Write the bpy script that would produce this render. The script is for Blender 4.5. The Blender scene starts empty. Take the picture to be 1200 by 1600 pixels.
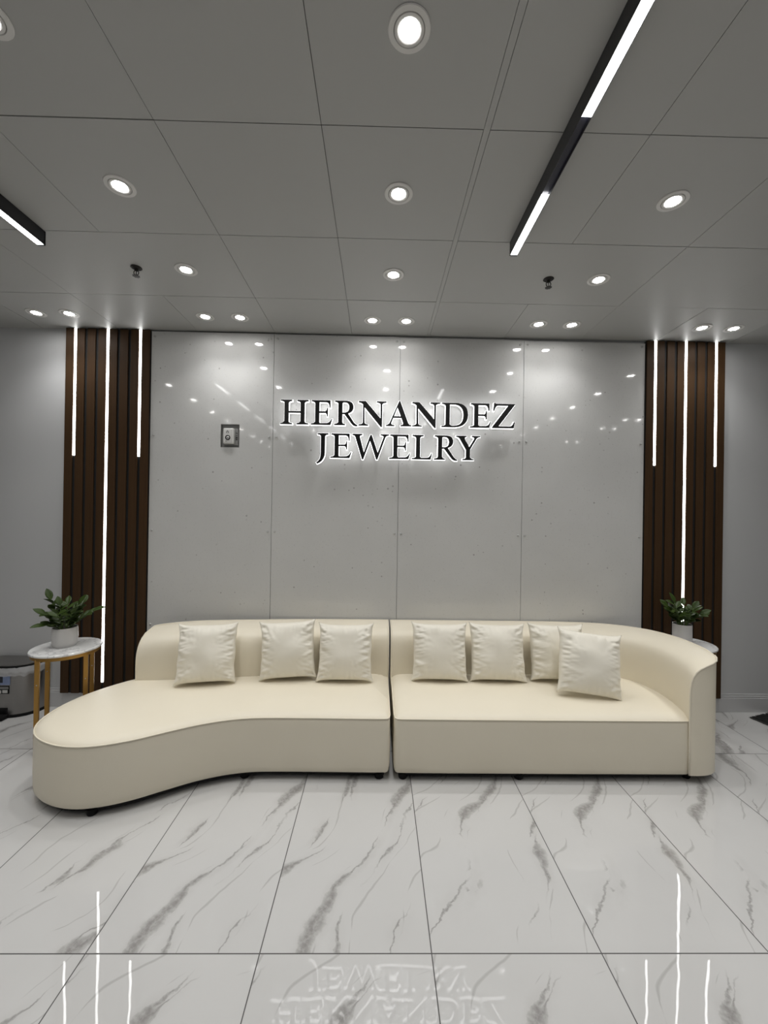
import bpy, bmesh, math, random
from mathutils import Vector, Matrix, noise
from mathutils.geometry import delaunay_2d_cdt

scene = bpy.context.scene
COL = scene.collection
random.seed(7)
PI = math.pi

# ------------------------------------------------------------------ camera
CAM_Z = 1.564
cam_data = bpy.data.cameras.new('camera')
cam_data.sensor_fit = 'HORIZONTAL'
cam_data.sensor_width = 36.0
cam_data.lens = 18.967
cam_data.clip_start = 0.05
cam = bpy.data.objects.new('camera', cam_data)
COL.objects.link(cam)


def cam_rows(yaw, pit, rol):
    cy, sy, cp, sp, cr, sr = math.cos(yaw), math.sin(yaw), math.cos(pit), math.sin(pit), math.cos(rol), math.sin(rol)
    B = Matrix(((1, 0, 0), (0, 0, -1), (0, 1, 0)))
    Ry = Matrix(((cy, 0, -sy), (0, 1, 0), (sy, 0, cy)))
    Rx = Matrix(((1, 0, 0), (0, cp, sp), (0, -sp, cp)))
    Rz = Matrix(((cr, -sr, 0), (sr, cr, 0), (0, 0, 1)))
    return Rz @ Rx @ Ry @ B


R = cam_rows(0.01485, 0.002277, 0.01546)
rot = Matrix((R[0], -R[1], -R[2])).transposed()
cam.matrix_world = Matrix.Translation((0, 0, CAM_Z)) @ rot.to_4x4()
scene.camera = cam

# ------------------------------------------------------------------ light levels
world = bpy.data.worlds.new('world')
scene.world = world
world.use_nodes = True
world.node_tree.nodes['Background'].inputs['Color'].default_value = (0.9, 0.95, 1.0, 1)
world.node_tree.nodes['Background'].inputs['Strength'].default_value = 0.02
SPOT_W = 22.0          # each recessed downlight
LENS_L = 85.0          # glow of a downlight lens
WALL_DIM = 0.36         # the row beside the feature wall is dimmed
REAR_DIM = 0.55         # so are the fittings behind the viewer
STRIP_L = 9.0          # glow of the strips between the slats
TRACK_L = 12.0         # glow of the ceiling light bars
HALO_L = 2.5           # glow behind the sign letters
vs = scene.view_settings
vs.view_transform = 'Standard'
vs.look = 'None'
vs.exposure = 0.0
vs.gamma = 1.0
vs.use_curve_mapping = False

# ------------------------------------------------------------------ dimensions
CEIL = 2.982
WALL = 3.24
PANEL = 3.215
SLAT = 3.20


# ------------------------------------------------------------------ helpers
def tag(o, label=None, cat=None, group=None, kind=None):
    if label: o['label'] = label
    if cat: o['category'] = cat
    if group: o['group'] = group
    if kind: o['kind'] = kind
    return o


def empty(name, loc, label=None, cat=None, group=None, rz=0.0):
    o = bpy.data.objects.new(name, None)
    o.empty_display_size = 0.05
    COL.objects.link(o)
    o.location = loc
    o.rotation_euler = (0, 0, rz)
    return tag(o, label, cat, group)


def link(name, me, mat, parent=None, loc=None):
    if mat is not None and not me.materials:
        me.materials.append(mat)
    o = bpy.data.objects.new(name, me)
    COL.objects.link(o)
    if parent is not None:
        o.parent = parent
    if loc is not None:
        o.location = loc
    return o


class MB:
    """collects shapes and links them as one mesh"""
    def __init__(self):
        self.bm = bmesh.new()

    def box(self, x0, x1, y0, y1, z0, z1, bevel=0.0, seg=2):
        r = bmesh.ops.create_cube(self.bm, size=1.0)
        vs_ = r['verts']
        for v in vs_:
            v.co = Vector(((x0 + x1) / 2 + v.co.x * (x1 - x0), (y0 + y1) / 2 + v.co.y * (y1 - y0), (z0 + z1) / 2 + v.co.z * (z1 - z0)))
        if bevel:
            es = list({e for v in vs_ for e in v.link_edges})
            bmesh.ops.bevel(self.bm, geom=es, offset=bevel, segments=seg, affect='EDGES', profile=0.6)
        return self

    def lathe(self, prof, c=(0, 0, 0), n=40, cap0=True, cap1=True, sx=1.0, sy=1.0):
        rings = []
        for r, z in prof:
            rings.append([self.bm.verts.new((c[0] + sx * r * math.cos(2 * PI * k / n), c[1] + sy * r * math.sin(2 * PI * k / n), c[2] + z)) for k in range(n)])
        for a, b in zip(rings, rings[1:]):
            for k in range(n):
                self.bm.faces.new((a[k], a[(k + 1) % n], b[(k + 1) % n], b[k]))
        if cap0: self.bm.faces.new(list(reversed(rings[0])))
        if cap1: self.bm.faces.new(rings[-1])
        return self

    def tube(self, pts, r, n=8, closed=False, radii=None):
        pts = [Vector(p) for p in pts]
        m = len(pts)
        rings = []
        prev = None
        for i, p in enumerate(pts):
            if closed:
                t = pts[(i + 1) % m] - pts[i - 1]
            else:
                t = pts[min(i + 1, m - 1)] - pts[max(i - 1, 0)]
            if t.length < 1e-9: t = Vector((0, 0, 1))
            t.normalize()
            if prev is None:
                ref = Vector((0, 0, 1)) if abs(t.z) < 0.9 else Vector((1, 0, 0))
                a = t.cross(ref).normalized()
            else:
                a = (prev - t * prev.dot(t))
                a = a.normalized() if a.length > 1e-6 else t.orthogonal().normalized()
            prev = a
            b = t.cross(a)
            rr = radii[i] if radii else r
            rings.append([self.bm.verts.new(p + rr * (math.cos(2 * PI * k / n) * a + math.sin(2 * PI * k / n) * b)) for k in range(n)])
        idx = range(m) if closed else range(m - 1)
        for i in idx:
            A, B = rings[i], rings[(i + 1) % m]
            for k in range(n):
                self.bm.faces.new((A[k], A[(k + 1) % n], B[(k + 1) % n], B[k]))
        if not closed:
            self.bm.faces.new(list(reversed(rings[0])))
            self.bm.faces.new(rings[-1])
        return self

    def grid(self, rows, close_u=False, close_v=False):
        vv = [[self.bm.verts.new(p) for p in row] for row in rows]
        nu, nv = len(vv), len(vv[0])
        for i in range(nu if close_u else nu - 1):
            for j in range(nv if close_v else nv - 1):
                self.bm.faces.new((vv[i][j], vv[i][(j + 1) % nv], vv[(i + 1) % nu][(j + 1) % nv], vv[(i + 1) % nu][j]))
        return vv

    def build(self, name, mat, parent=None, smooth=None, loc=None, weld=0.0):
        if weld: bmesh.ops.remove_doubles(self.bm, verts=self.bm.verts, dist=weld)
        bmesh.ops.recalc_face_normals(self.bm, faces=self.bm.faces)
        me = bpy.data.meshes.new(name)
        self.bm.to_mesh(me)
        self.bm.free()
        if smooth is not None:
            for p in me.polygons: p.use_smooth = True
            if smooth < 180:
                bm2 = bmesh.new(); bm2.from_mesh(me)
                lim = math.radians(smooth)
                for e in bm2.edges:
                    if len(e.link_faces) == 2 and e.calc_face_angle(0) > lim:
                        e.smooth = False
                bm2.to_mesh(me); bm2.free()
        return link(name, me, mat, parent, loc)


def catmull(pts, n_per, closed=False):
    pts = [Vector(p) for p in pts]
    out = []
    m = len(pts)
    segs = m if closed else m - 1
    for i in range(segs):
        if closed:
            p0, p1, p2, p3 = pts[i - 1], pts[i], pts[(i + 1) % m], pts[(i + 2) % m]
        else:
            p0, p1, p2, p3 = pts[max(i - 1, 0)], pts[i], pts[i + 1], pts[min(i + 2, m - 1)]
        for k in range(n_per):
            t = k / n_per
            out.append(0.5 * ((2 * p1) + (p2 - p0) * t + (2 * p0 - 5 * p1 + 4 * p2 - p3) * t * t + (3 * p1 - p0 - 3 * p2 + p3) * t ** 3))
    if not closed: out.append(pts[-1].copy())
    return out


def inset_loop(loop, d):
    """offset a CCW plan loop inwards by d (mitred)"""
    out = []
    m = len(loop)
    for i in range(m):
        a, b, c = loop[i - 1], loop[i], loop[(i + 1) % m]
        e1 = (b - a); e2 = (c - b)
        n1 = Vector((-e1.y, e1.x)).normalized() if e1.length > 1e-9 else Vector((0, 0))
        n2 = Vector((-e2.y, e2.x)).normalized() if e2.length > 1e-9 else n1
        n_ = n1 + n2
        if n_.length < 1e-6: n_ = n1
        n_.normalize()
        k = 1.0 / max(0.45, n_.dot(n1)) if n1.length > 0 else 1.0
        out.append(b + n_ * d * k)
    return out


def area2(loop):
    return sum(loop[i - 1].x * loop[i].y - loop[i].x * loop[i - 1].y for i in range(len(loop)))


# ------------------------------------------------------------------ materials
def new_mat(name):
    m = bpy.data.materials.new(name)
    m.use_nodes = True
    nt = m.node_tree
    return m, nt, nt.nodes['Principled BSDF']


def plain(name, col, rough=0.5, metal=0.0, spec=0.5, bump=0.0, bscale=200.0, sheen=0.0, coat=0.0):
    m, nt, b = new_mat(name)
    b.inputs['Base Color'].default_value = (*col, 1)
    b.inputs['Roughness'].default_value = rough
    b.inputs['Metallic'].default_value = metal
    b.inputs['Specular IOR Level'].default_value = spec
    if sheen: b.inputs['Sheen Weight'].default_value = sheen
    if coat: b.inputs['Coat Weight'].default_value = coat
    tc = nt.nodes.new('ShaderNodeTexCoord')
    ns = nt.nodes.new('ShaderNodeTexNoise')
    ns.inputs['Scale'].default_value = bscale
    ns.inputs['Detail'].default_value = 3
    nt.links.new(tc.outputs['Object'], ns.inputs['Vector'])
    if bump:
        bp = nt.nodes.new('ShaderNodeBump')
        bp.inputs['Strength'].default_value = bump
        bp.inputs['Distance'].default_value = 0.002
        nt.links.new(ns.outputs['Fac'], bp.inputs['Height'])
        nt.links.new(bp.outputs['Normal'], b.inputs['Normal'])
    else:
        mr = nt.nodes.new('ShaderNodeMapRange')
        mr.inputs['To Min'].default_value = max(0.0, rough - 0.03)
        mr.inputs['To Max'].default_value = min(1.0, rough + 0.03)
        nt.links.new(ns.outputs['Fac'], mr.inputs['Value'])
        nt.links.new(mr.outputs['Result'], b.inputs['Roughness'])
    return m


def glow(name, col, strength):
    m, nt, b = new_mat(name)
    b.inputs['Base Color'].default_value = (0.9, 0.9, 0.9, 1)
    b.inputs['Emission Color'].default_value = (*col, 1)
    b.inputs['Emission Strength'].default_value = strength
    return m


def mth(nt, op, a, b=None, c=None, clamp=False):
    n = nt.nodes.new('ShaderNodeMath')
    n.operation = op
    n.use_clamp = clamp
    for i, v in enumerate((a, b, c)):
        if v is None: continue
        if isinstance(v, (int, float)): n.inputs[i].default_value = v
        else: nt.links.new(v, n.inputs[i])
    return n.outputs[0]


def sstep(nt, v, lo, hi, t0=0.0, t1=1.0):
    n = nt.nodes.new('ShaderNodeMapRange')
    n.interpolation_type = 'SMOOTHSTEP'
    nt.links.new(v, n.inputs['Value'])
    n.inputs['From Min'].default_value = lo
    n.inputs['From Max'].default_value = hi
    n.inputs['To Min'].default_value = t0
    n.inputs['To Max'].default_value = t1
    return n.outputs['Result']


def nz(nt, vec, scale, detail=4.0, rough=0.5):
    n = nt.nodes.new('ShaderNodeTexNoise')
    nt.links.new(vec, n.inputs['Vector'])
    n.inputs['Scale'].default_value = scale
    n.inputs['Detail'].default_value = detail
    n.inputs['Roughness'].default_value = rough
    return n


def comb(nt, x, y, z=0.0):
    n = nt.nodes.new('ShaderNodeCombineXYZ')
    for i, v in enumerate((x, y, z)):
        if isinstance(v, (int, float)): n.inputs[i].default_value = v
        else: nt.links.new(v, n.inputs[i])
    return n.outputs[0]


def mixc(nt, fac, a, b):
    n = nt.nodes.new('ShaderNodeMix')
    n.data_type = 'RGBA'
    nt.links.new(fac, n.inputs[0])
    for i, v in ((6, a), (7, b)):
        if isinstance(v, tuple): n.inputs[i].default_value = (*v, 1)
        else: nt.links.new(v, n.inputs[i])
    return n.outputs[2]


FLOOR_A, FLOOR_B = (0.575, 0.57, 0.56), (0.635, 0.63, 0.62)
FLX, FLY, TILE_W, TILE_D = 0.2152, 1.4392, 0.6093, 1.2186


def floor_material():
    m, nt, b = new_mat('polished_marble_tile')
    geo = nt.nodes.new('ShaderNodeNewGeometry')
    sp = nt.nodes.new('ShaderNodeSeparateXYZ')
    nt.links.new(geo.outputs['Position'], sp.inputs[0])
    X, Y = sp.outputs[0], sp.outputs[1]
    tx = mth(nt, 'DIVIDE', mth(nt, 'SUBTRACT', X, FLX), TILE_W)
    ty = mth(nt, 'DIVIDE', mth(nt, 'SUBTRACT', Y, FLY), TILE_D)
    ix, iy = mth(nt, 'FLOOR', tx), mth(nt, 'FLOOR', ty)
    fx, fy = mth(nt, 'SUBTRACT', tx, ix), mth(nt, 'SUBTRACT', ty, iy)
    # joints
    ex = mth(nt, 'MULTIPLY', mth(nt, 'MINIMUM', fx, mth(nt, 'SUBTRACT', 1.0, fx)), TILE_W)
    ey = mth(nt, 'MULTIPLY', mth(nt, 'MINIMUM', fy, mth(nt, 'SUBTRACT', 1.0, fy)), TILE_D)
    ed = mth(nt, 'MINIMUM', ex, ey)
    joint = sstep(nt, ed, 0.0014, 0.0025, 1.0, 0.0)
    # the same print is used on several tiles: pick one of five prints per tile
    wn = nt.nodes.new('ShaderNodeTexWhiteNoise')
    wn.noise_dimensions = '2D'
    # pairs of neighbouring tiles often share a print
    nt.links.new(comb(nt, mth(nt, 'FLOOR', mth(nt, 'MULTIPLY', mth(nt, 'ADD', ix, 0.0), 0.5)), iy), wn.inputs['Vector'])
    off = mth(nt, 'MULTIPLY', mth(nt, 'FLOOR', mth(nt, 'MULTIPLY', wn.outputs['Value'], 5.0)), 7.31)
    lx = mth(nt, 'MULTIPLY', fx, TILE_W)
    ly = mth(nt, 'MULTIPLY', fy, TILE_D)
    th = math.radians(27)
    c, s = math.cos(th), math.sin(th)
    # u runs across the veins, v along them
    u = mth(nt, 'SUBTRACT', mth(nt, 'MULTIPLY', lx, c), mth(nt, 'MULTIPLY', ly, s))
    v = mth(nt, 'ADD', mth(nt, 'MULTIPLY', lx, s), mth(nt, 'MULTIPLY', ly, c))
    uo = mth(nt, 'ADD', u, off)
    P = comb(nt, uo, mth(nt, 'MULTIPLY', v, 0.55), off)
    Pi = comb(nt, uo, v, off)

    def centred(n, k):
        return mth(nt, 'MULTIPLY', mth(nt, 'SUBTRACT', n.outputs['Fac'], 0.5), k)
    slow = centred(nz(nt, Pi, 1.7, 1.0), 0.42)
    mid = centred(nz(nt, Pi, 7.0, 2.0), 0.085)
    quick = centred(nz(nt, Pi, 34.0, 4.0, 0.6), 0.030)
    rag = nz(nt, Pi, 55.0, 4.0, 0.65)

    def family(period, shift, warp, mask_scale, mask_shift, lo, hi, w_min, w_max):
        """wandering lines along v, present only where the mask allows"""
        q = mth(nt, 'ADD', mth(nt, 'ADD', uo, shift), warp)
        fr = mth(nt, 'FRACT', mth(nt, 'DIVIDE', q, period))
        d = mth(nt, 'MULTIPLY', mth(nt, 'ABSOLUTE', mth(nt, 'SUBTRACT', fr, 0.5)), period)
        ms = nz(nt, comb(nt, mth(nt, 'ADD', uo, mask_shift), mth(nt, 'MULTIPLY', v, 0.6), mth(nt, 'ADD', off, mask_shift)), mask_scale, 2.0)
        k = sstep(nt, ms.outputs['Fac'], lo, hi)
        w = mth(nt, 'ADD', w_min, mth(nt, 'MULTIPLY', mth(nt, 'POWER', k, 3.0), w_max))
        line = mth(nt, 'SUBTRACT', 1.0, mth(nt, 'DIVIDE', d, w), clamp=True)
        line = mth(nt, 'MULTIPLY', mth(nt, 'POWER', line, 0.55), sstep(nt, k, 0.0, 0.35))
        halo = mth(nt, 'MULTIPLY', sstep(nt, d, 0.0, 0.055, 1.0, 0.0), mth(nt, 'POWER', k, 1.5))
        return line, halo
    wA = mth(nt, 'ADD', mth(nt, 'ADD', slow, mid), quick)
    wB = mth(nt, 'ADD', mth(nt, 'SUBTRACT', mth(nt, 'MULTIPLY', slow, 0.55), mid), quick)
    wC = mth(nt, 'ADD', mth(nt, 'MULTIPLY', slow, 1.3), mth(nt, 'MULTIPLY', mid, 0.6))
    l1, h1 = family(0.335, 0.07, wA, 3.5, 1.7, 0.44, 0.66, 0.0042, 0.040)
    l2, h2 = family(0.290, 0.19, wB, 4.2, 5.1, 0.46, 0.68, 0.0034, 0.026)
    l3, h3 = family(0.150, 0.03, wC, 5.5, 9.4, 0.47, 0.62, 0.0026, 0.004)
    ragged = sstep(nt, rag.outputs['Fac'], 0.30, 0.62, 0.45, 1.0)
    v1 = mth(nt, 'MULTIPLY', mth(nt, 'MAXIMUM', l1, l2), ragged)
    cl = mth(nt, 'MAXIMUM', h1, h2)
    base = mixc(nt, nz(nt, Pi, 2.5, 3.0).outputs['Fac'], FLOOR_A, FLOOR_B)
    col = mixc(nt, mth(nt, 'MULTIPLY', cl, 0.36), base, (0.38, 0.365, 0.35))
    col = mixc(nt, mth(nt, 'MULTIPLY', l3, 0.42), col, (0.27, 0.26, 0.25))
    col = mixc(nt, mth(nt, 'MULTIPLY', v1, 0.72), col, (0.20, 0.19, 0.18))
    col = mixc(nt, joint, col, (0.055, 0.052, 0.05))
    nt.links.new(col, b.inputs['Base Color'])
    b.inputs['Specular IOR Level'].default_value = 0.55
    rgh = mth(nt, 'ADD', 0.016, mth(nt, 'MULTIPLY', joint, 0.4))
    nt.links.new(rgh, b.inputs['Roughness'])
    # gentle waviness of the polish
    wv = nz(nt, geo.outputs['Position'], 9.0, 1.0)
    bp = nt.nodes.new('ShaderNodeBump')
    bp.inputs['Strength'].default_value = 0.07
    bp.inputs['Distance'].default_value = 0.004
    nt.links.new(wv.outputs['Fac'], bp.inputs['Height'])
    nt.links.new(bp.outputs['Normal'], b.inputs['Normal'])
    return m


def panel_material():
    m, nt, b = new_mat('speckled_panel')
    geo = nt.nodes.new('ShaderNodeNewGeometry')
    big = nz(nt, geo.outputs['Position'], 2.2, 4.0, 0.6)
    fine = nz(nt, geo.outputs['Position'], 75.0, 3.0, 0.6)
    col = mixc(nt, big.outputs['Fac'], (0.62, 0.62, 0.61), (0.70, 0.70, 0.69))
    vor = nt.nodes.new('ShaderNodeTexVoronoi')
    vor.inputs['Scale'].default_value = 26.0
    nt.links.new(geo.outputs['Position'], vor.inputs['Vector'])
    wn = nt.nodes.new('ShaderNodeSeparateColor')
    nt.links.new(vor.outputs['Color'], wn.inputs[0])
    clus = nz(nt, geo.outputs['Position'], 5.0, 2.0)
    size = mth(nt, 'MULTIPLY', mth(nt, 'POWER', wn.outputs[0], 3.0), 0.20)
    spot = mth(nt, 'MULTIPLY', mth(nt, 'LESS_THAN', vor.outputs['Distance'], size), sstep(nt, clus.outputs['Fac'], 0.42, 0.62))
    col = mixc(nt, mth(nt, 'MULTIPLY', spot, 0.60), col, (0.22, 0.21, 0.20))
    col = mixc(nt, sstep(nt, fine.outputs['Fac'], 0.58, 0.74, 0.0, 0.22), col, (0.30, 0.29, 0.28))
    nt.links.new(col, b.inputs['Base Color'])
    b.inputs['Roughness'].default_value = 0.056
    b.inputs['Specular IOR Level'].default_value = 0.5
    return m


def marble_top_material():
    m, nt, b = new_mat('white_marble_top')
    tc = nt.nodes.new('ShaderNodeTexCoord')
    w = nz(nt, tc.outputs['Object'], 7.0, 5.0, 0.6)
    d = mth(nt, 'ABSOLUTE', mth(nt, 'SUBTRACT', w.outputs['Fac'], 0.5))
    vein = sstep(nt, d, 0.0, 0.035, 0.7, 0.0)
    col = mixc(nt, vein, (0.80, 0.80, 0.79), (0.45, 0.45, 0.46))
    nt.links.new(col, b.inputs['Base Color'])
    b.inputs['Roughness'].default_value = 0.15
    return m


def wood_material():
    m, nt, b = new_mat('walnut_slat')
    geo = nt.nodes.new('ShaderNodeNewGeometry')
    mp = nt.nodes.new('ShaderNodeMapping')
    mp.inputs['Scale'].default_value = (60, 60, 1.6)
    nt.links.new(geo.outputs['Position'], mp.inputs['Vector'])
    g = nz(nt, mp.outputs['Vector'], 1.0, 4.0, 0.6)
    col = mixc(nt, g.outputs['Fac'], (0.040, 0.0205, 0.0085), (0.078, 0.042, 0.0195))
    nt.links.new(col, b.inputs['Base Color'])
    b.inputs['Roughness'].default_value = 0.5
    b.inputs['Specular IOR Level'].default_value = 0.15
    return m


def leather_material():
    m, nt, b = new_mat('cream_leather')
    tc = nt.nodes.new('ShaderNodeTexCoord')
    n1 = nz(nt, tc.outputs['Object'], 160.0, 4.0, 0.6)
    n2 = nz(nt, tc.outputs['Object'], 3.0, 3.0, 0.5)
    col = mixc(nt, n2.outputs['Fac'], (0.80, 0.735, 0.595), (0.845, 0.785, 0.65))
    nt.links.new(col, b.inputs['Base Color'])
    b.inputs['Roughness'].default_value = 0.42
    b.inputs['Specular IOR Level'].default_value = 0.35
    bp = nt.nodes.new('ShaderNodeBump')
    bp.inputs['Strength'].default_value = 0.12
    bp.inputs['Distance'].default_value = 0.001
    nt.links.new(n1.outputs['Fac'], bp.inputs['Height'])
    nt.links.new(bp.outputs['Normal'], b.inputs['Normal'])
    return m


def fabric_material():
    m, nt, b = new_mat('cream_satin_fabric')
    tc = nt.nodes.new('ShaderNodeTexCoord')
    n1 = nz(nt, tc.outputs['Object'], 420.0, 2.0, 0.5)
    n2 = nz(nt, tc.outputs['Object'], 9.0, 3.0, 0.5)
    col = mixc(nt, n2.outputs['Fac'], (0.86, 0.815, 0.70), (0.895, 0.855, 0.75))
    nt.links.new(col, b.inputs['Base Color'])
    b.inputs['Roughness'].default_value = 0.5
    b.inputs['Sheen Weight'].default_value = 0.15
    bp = nt.nodes.new('ShaderNodeBump')
    bp.inputs['Strength'].default_value = 0.08
    bp.inputs['Distance'].default_value = 0.001
    nt.links.new(n1.outputs['Fac'], bp.inputs['Height'])
    nt.links.new(bp.outputs['Normal'], b.inputs['Normal'])
    return m


def leaf_material():
    m, nt, b = new_mat('glossy_leaf')
    tc = nt.nodes.new('ShaderNodeTexCoord')
    n = nz(nt, tc.outputs['Object'], 14.0, 3.0)
    col = mixc(nt, n.outputs['Fac'], (0.012, 0.030, 0.004), (0.056, 0.092, 0.014))
    nt.links.new(col, b.inputs['Base Color'])
    b.inputs['Roughness'].default_value = 0.42
    b.inputs['Specular IOR Level'].default_value = 0.3
    return m


def steel_material():
    m, nt, b = new_mat('brushed_steel')
    tc = nt.nodes.new('ShaderNodeTexCoord')
    mp = nt.nodes.new('ShaderNodeMapping')
    mp.inputs['Scale'].default_value = (3, 3, 300)
    nt.links.new(tc.outputs['Object'], mp.inputs['Vector'])
    n = nz(nt, mp.outputs['Vector'], 1.0, 3.0)
    nt.links.new(sstep(nt, n.outputs['Fac'], 0.3, 0.7, 0.30, 0.42), b.inputs['Roughness'])
    b.inputs['Base Color'].default_value = (0.33, 0.32, 0.31, 1)
    b.inputs['Metallic'].default_value = 1.0
    return m


M_floor = floor_material()
M_panel = panel_material()
M_top = marble_top_material()
M_wood = wood_material()
M_leather = leather_material()
M_fabric = fabric_material()
M_leaf = leaf_material()
M_steel = steel_material()
M_wall = plain('painted_wall', (0.60, 0.605, 0.61), 0.55, bump=0.05, bscale=120)
M_back = plain('painted_room_wall', (0.50, 0.50, 0.50), 0.6)
M_dim = plain('dark_light_block', (0.13, 0.13, 0.125), 0.6)  # only for the added light block on the right
M_tile = plain('ceiling_tile', (0.40, 0.40, 0.388), 0.45, spec=0.3, bump=0.03, bscale=60)
M_seam = plain('ceiling_shadow_gap', (0.06, 0.06, 0.06), 0.8)
M_base = plain('baseboard_paint', (0.62, 0.62, 0.625), 0.35)
M_black = plain('black_backing', (0.006, 0.006, 0.006), 0.7)
M_bar = plain('black_anodised', (0.012, 0.012, 0.015), 0.35)
M_bardark = plain('dark_insert', (0.02, 0.021, 0.035), 0.25)
M_trim = plain('white_trim', (0.62, 0.61, 0.59), 0.4)
M_dark = plain('dark_metal', (0.02, 0.018, 0.016), 0.4, metal=0.6)
M_foot = plain('black_plastic', (0.009, 0.009, 0.009), 0.75, spec=0.2)
M_under = plain('black_underside_cloth_shade', (0.01, 0.01, 0.01), 0.9)
M_gold = plain('brushed_gold', (0.42, 0.24, 0.065), 0.38, metal=0.85)
M_pot = plain('white_ceramic', (0.66, 0.645, 0.63), 0.4)
M_soil = plain('potting_soil', (0.02, 0.015, 0.01), 0.95, bump=1.0, bscale=90)
M_stem = plain('green_stem', (0.10, 0.16, 0.045), 0.5)
M_letter = plain('black_letter_face', (0.006, 0.006, 0.006), 0.3)
M_mat = plain('black_pile', (0.008, 0.009, 0.008), 0.95, bump=1.0, bscale=300)
M_matedge = plain('worn_mat_edge', (0.045, 0.045, 0.042), 0.9, bump=0.6, bscale=300)
M_devwhite = plain('white_device_plastic', (0.72, 0.72, 0.70), 0.35)
M_devgrey = plain('grey_print', (0.22, 0.22, 0.22), 0.5)
M_devbox = plain('galvanised_box', (0.30, 0.30, 0.29), 0.4, metal=0.3)
M_bluelab = plain('pale_blue_label', (0.24, 0.30, 0.48), 0.4)
M_whitelab = plain('white_label', (0.60, 0.60, 0.58), 0.5)
M_cap = plain('clear_screw_cap', (0.50, 0.50, 0.49), 0.2)
M_lens = glow('lamp_lens', (1.0, 0.985, 0.96), LENS_L)
M_strip = glow('strip_light', (1.0, 1.0, 0.99), STRIP_L)
M_track = glow('bar_light', (1.0, 0.995, 0.99), TRACK_L)
M_halo = glow('lit_acrylic', (1.0, 1.0, 1.0), HALO_L)


def bag_material():
    m, nt, b = new_mat('clear_bin_liner')
    b.inputs['Base Color'].default_value = (0.75, 0.75, 0.76, 1)
    b.inputs['Roughness'].default_value = 0.22
    b.inputs['Alpha'].default_value = 0.6
    tc = nt.nodes.new('ShaderNodeTexCoord')
    n = nz(nt, tc.outputs['Object'], 22.0, 3.0)
    bp = nt.nodes.new('ShaderNodeBump')
    bp.inputs['Strength'].default_value = 0.6
    bp.inputs['Distance'].default_value = 0.01
    nt.links.new(n.outputs['Fac'], bp.inputs['Height'])
    nt.links.new(bp.outputs['Normal'], b.inputs['Normal'])
    return m


M_bag = bag_material()

# ------------------------------------------------------------------ the room
XL, XR, YB = -4.6, 4.9, -4.2
tag(MB().box(XL, XR, YB, WALL, -0.06, 0.0).build('floor', M_floor), kind='structure')
tag(MB().box(XL - 0.1, XR + 0.1, WALL, WALL + 0.12, 0.0, 3.1).build('wall_back', M_wall), kind='structure')
tag(MB().box(XL - 0.12, XL, YB, WALL, 0.0, 3.1).build('wall_left', M_back), kind='structure')
tag(MB().box(XR, XR + 0.12, YB, WALL, 0.0, 3.1).build('wall_right', M_back), kind='structure')
tag(MB().box(3.40, 3.50, 1.45, WALL, 0.0, CEIL).build('added_light_block_right', M_dim), kind='structure')  # added unseen slab that keeps light off the right side
tag(MB().box(XL, XR, YB - 0.12, YB, 0.0, 3.1).build('wall_front', M_back), kind='structure')

# ceiling of square tiles with narrow shadow gaps
T = 0.6096
CX, CY = -0.2295, 1.4828
ceil_mb = MB()
ceil_root_gap = MB().box(XL, XR, YB, WALL, CEIL + 0.006, CEIL + 0.10)
tiles = MB()
i0 = int(math.floor((XL - CX) / T)); i1 = int(math.ceil((XR - CX) / T))
j0 = int(math.floor((YB - CY) / T)); j1 = int(math.ceil((WALL - CY) / T))
bar = 0.013
for i in range(i0, i1):
    for j in range(j0, j1):
        xa, xb = CX + i * T, CX + (i + 1) * T
        ya, yb = CY + j * T, CY + (j + 1) * T
        gx0 = gx1 = 0.0012
        gy = 0.0018
        if j == 1 and i in (-2, 2): continue      # one double-width tile on each side carries a sprinkler
        if j == 1 and i in (-3, 1): xb += T
        if i == 1: gx0 = bar
        if i == 0: gx1 = bar
        x0, x1 = max(xa + gx0, XL), min(xb - gx1, XR)
        y0, y1 = max(ya + gy, YB), min(yb - gy, WALL)
        if x1 - x0 < 0.01 or y1 - y0 < 0.01: continue
        dz = random.uniform(-0.0008, 0.0008)
        tiles.box(x0, x1, y0, y1, CEIL + dz, CEIL + 0.012 + dz)
# the wider runner in the middle of the room
tiles.box(CX + T - bar + 0.0016, CX + T + bar - 0.0016, YB, WALL, CEIL, CEIL + 0.012)
c_o = tag(tiles.build('ceiling', M_tile), kind='structure')
g_o = ceil_root_gap.build('ceiling_void', M_seam, c_o)
tag(g_o, kind='structure')

# baseboards with a stepped moulding
def baseboard(name, xa, xb, top=True):
    m = MB()
    m.box(xa, xb, WALL - 0.016, WALL, 0.0, 0.112, 0.002)
    if top:
        m.box(xa, xb, WALL - 0.012, WALL, 0.112, 0.128, 0.003)
        m.box(xa, xb, WALL - 0.007, WALL, 0.128, 0.143, 0.002)
    tag(m.build(name, M_base), kind='structure')
baseboard('baseboard_left', XL, -2.463)
baseboard('baseboard_right', 2.766, XR)
baseboard('baseboard_centre', -2.463, 2.766, False)

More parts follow.
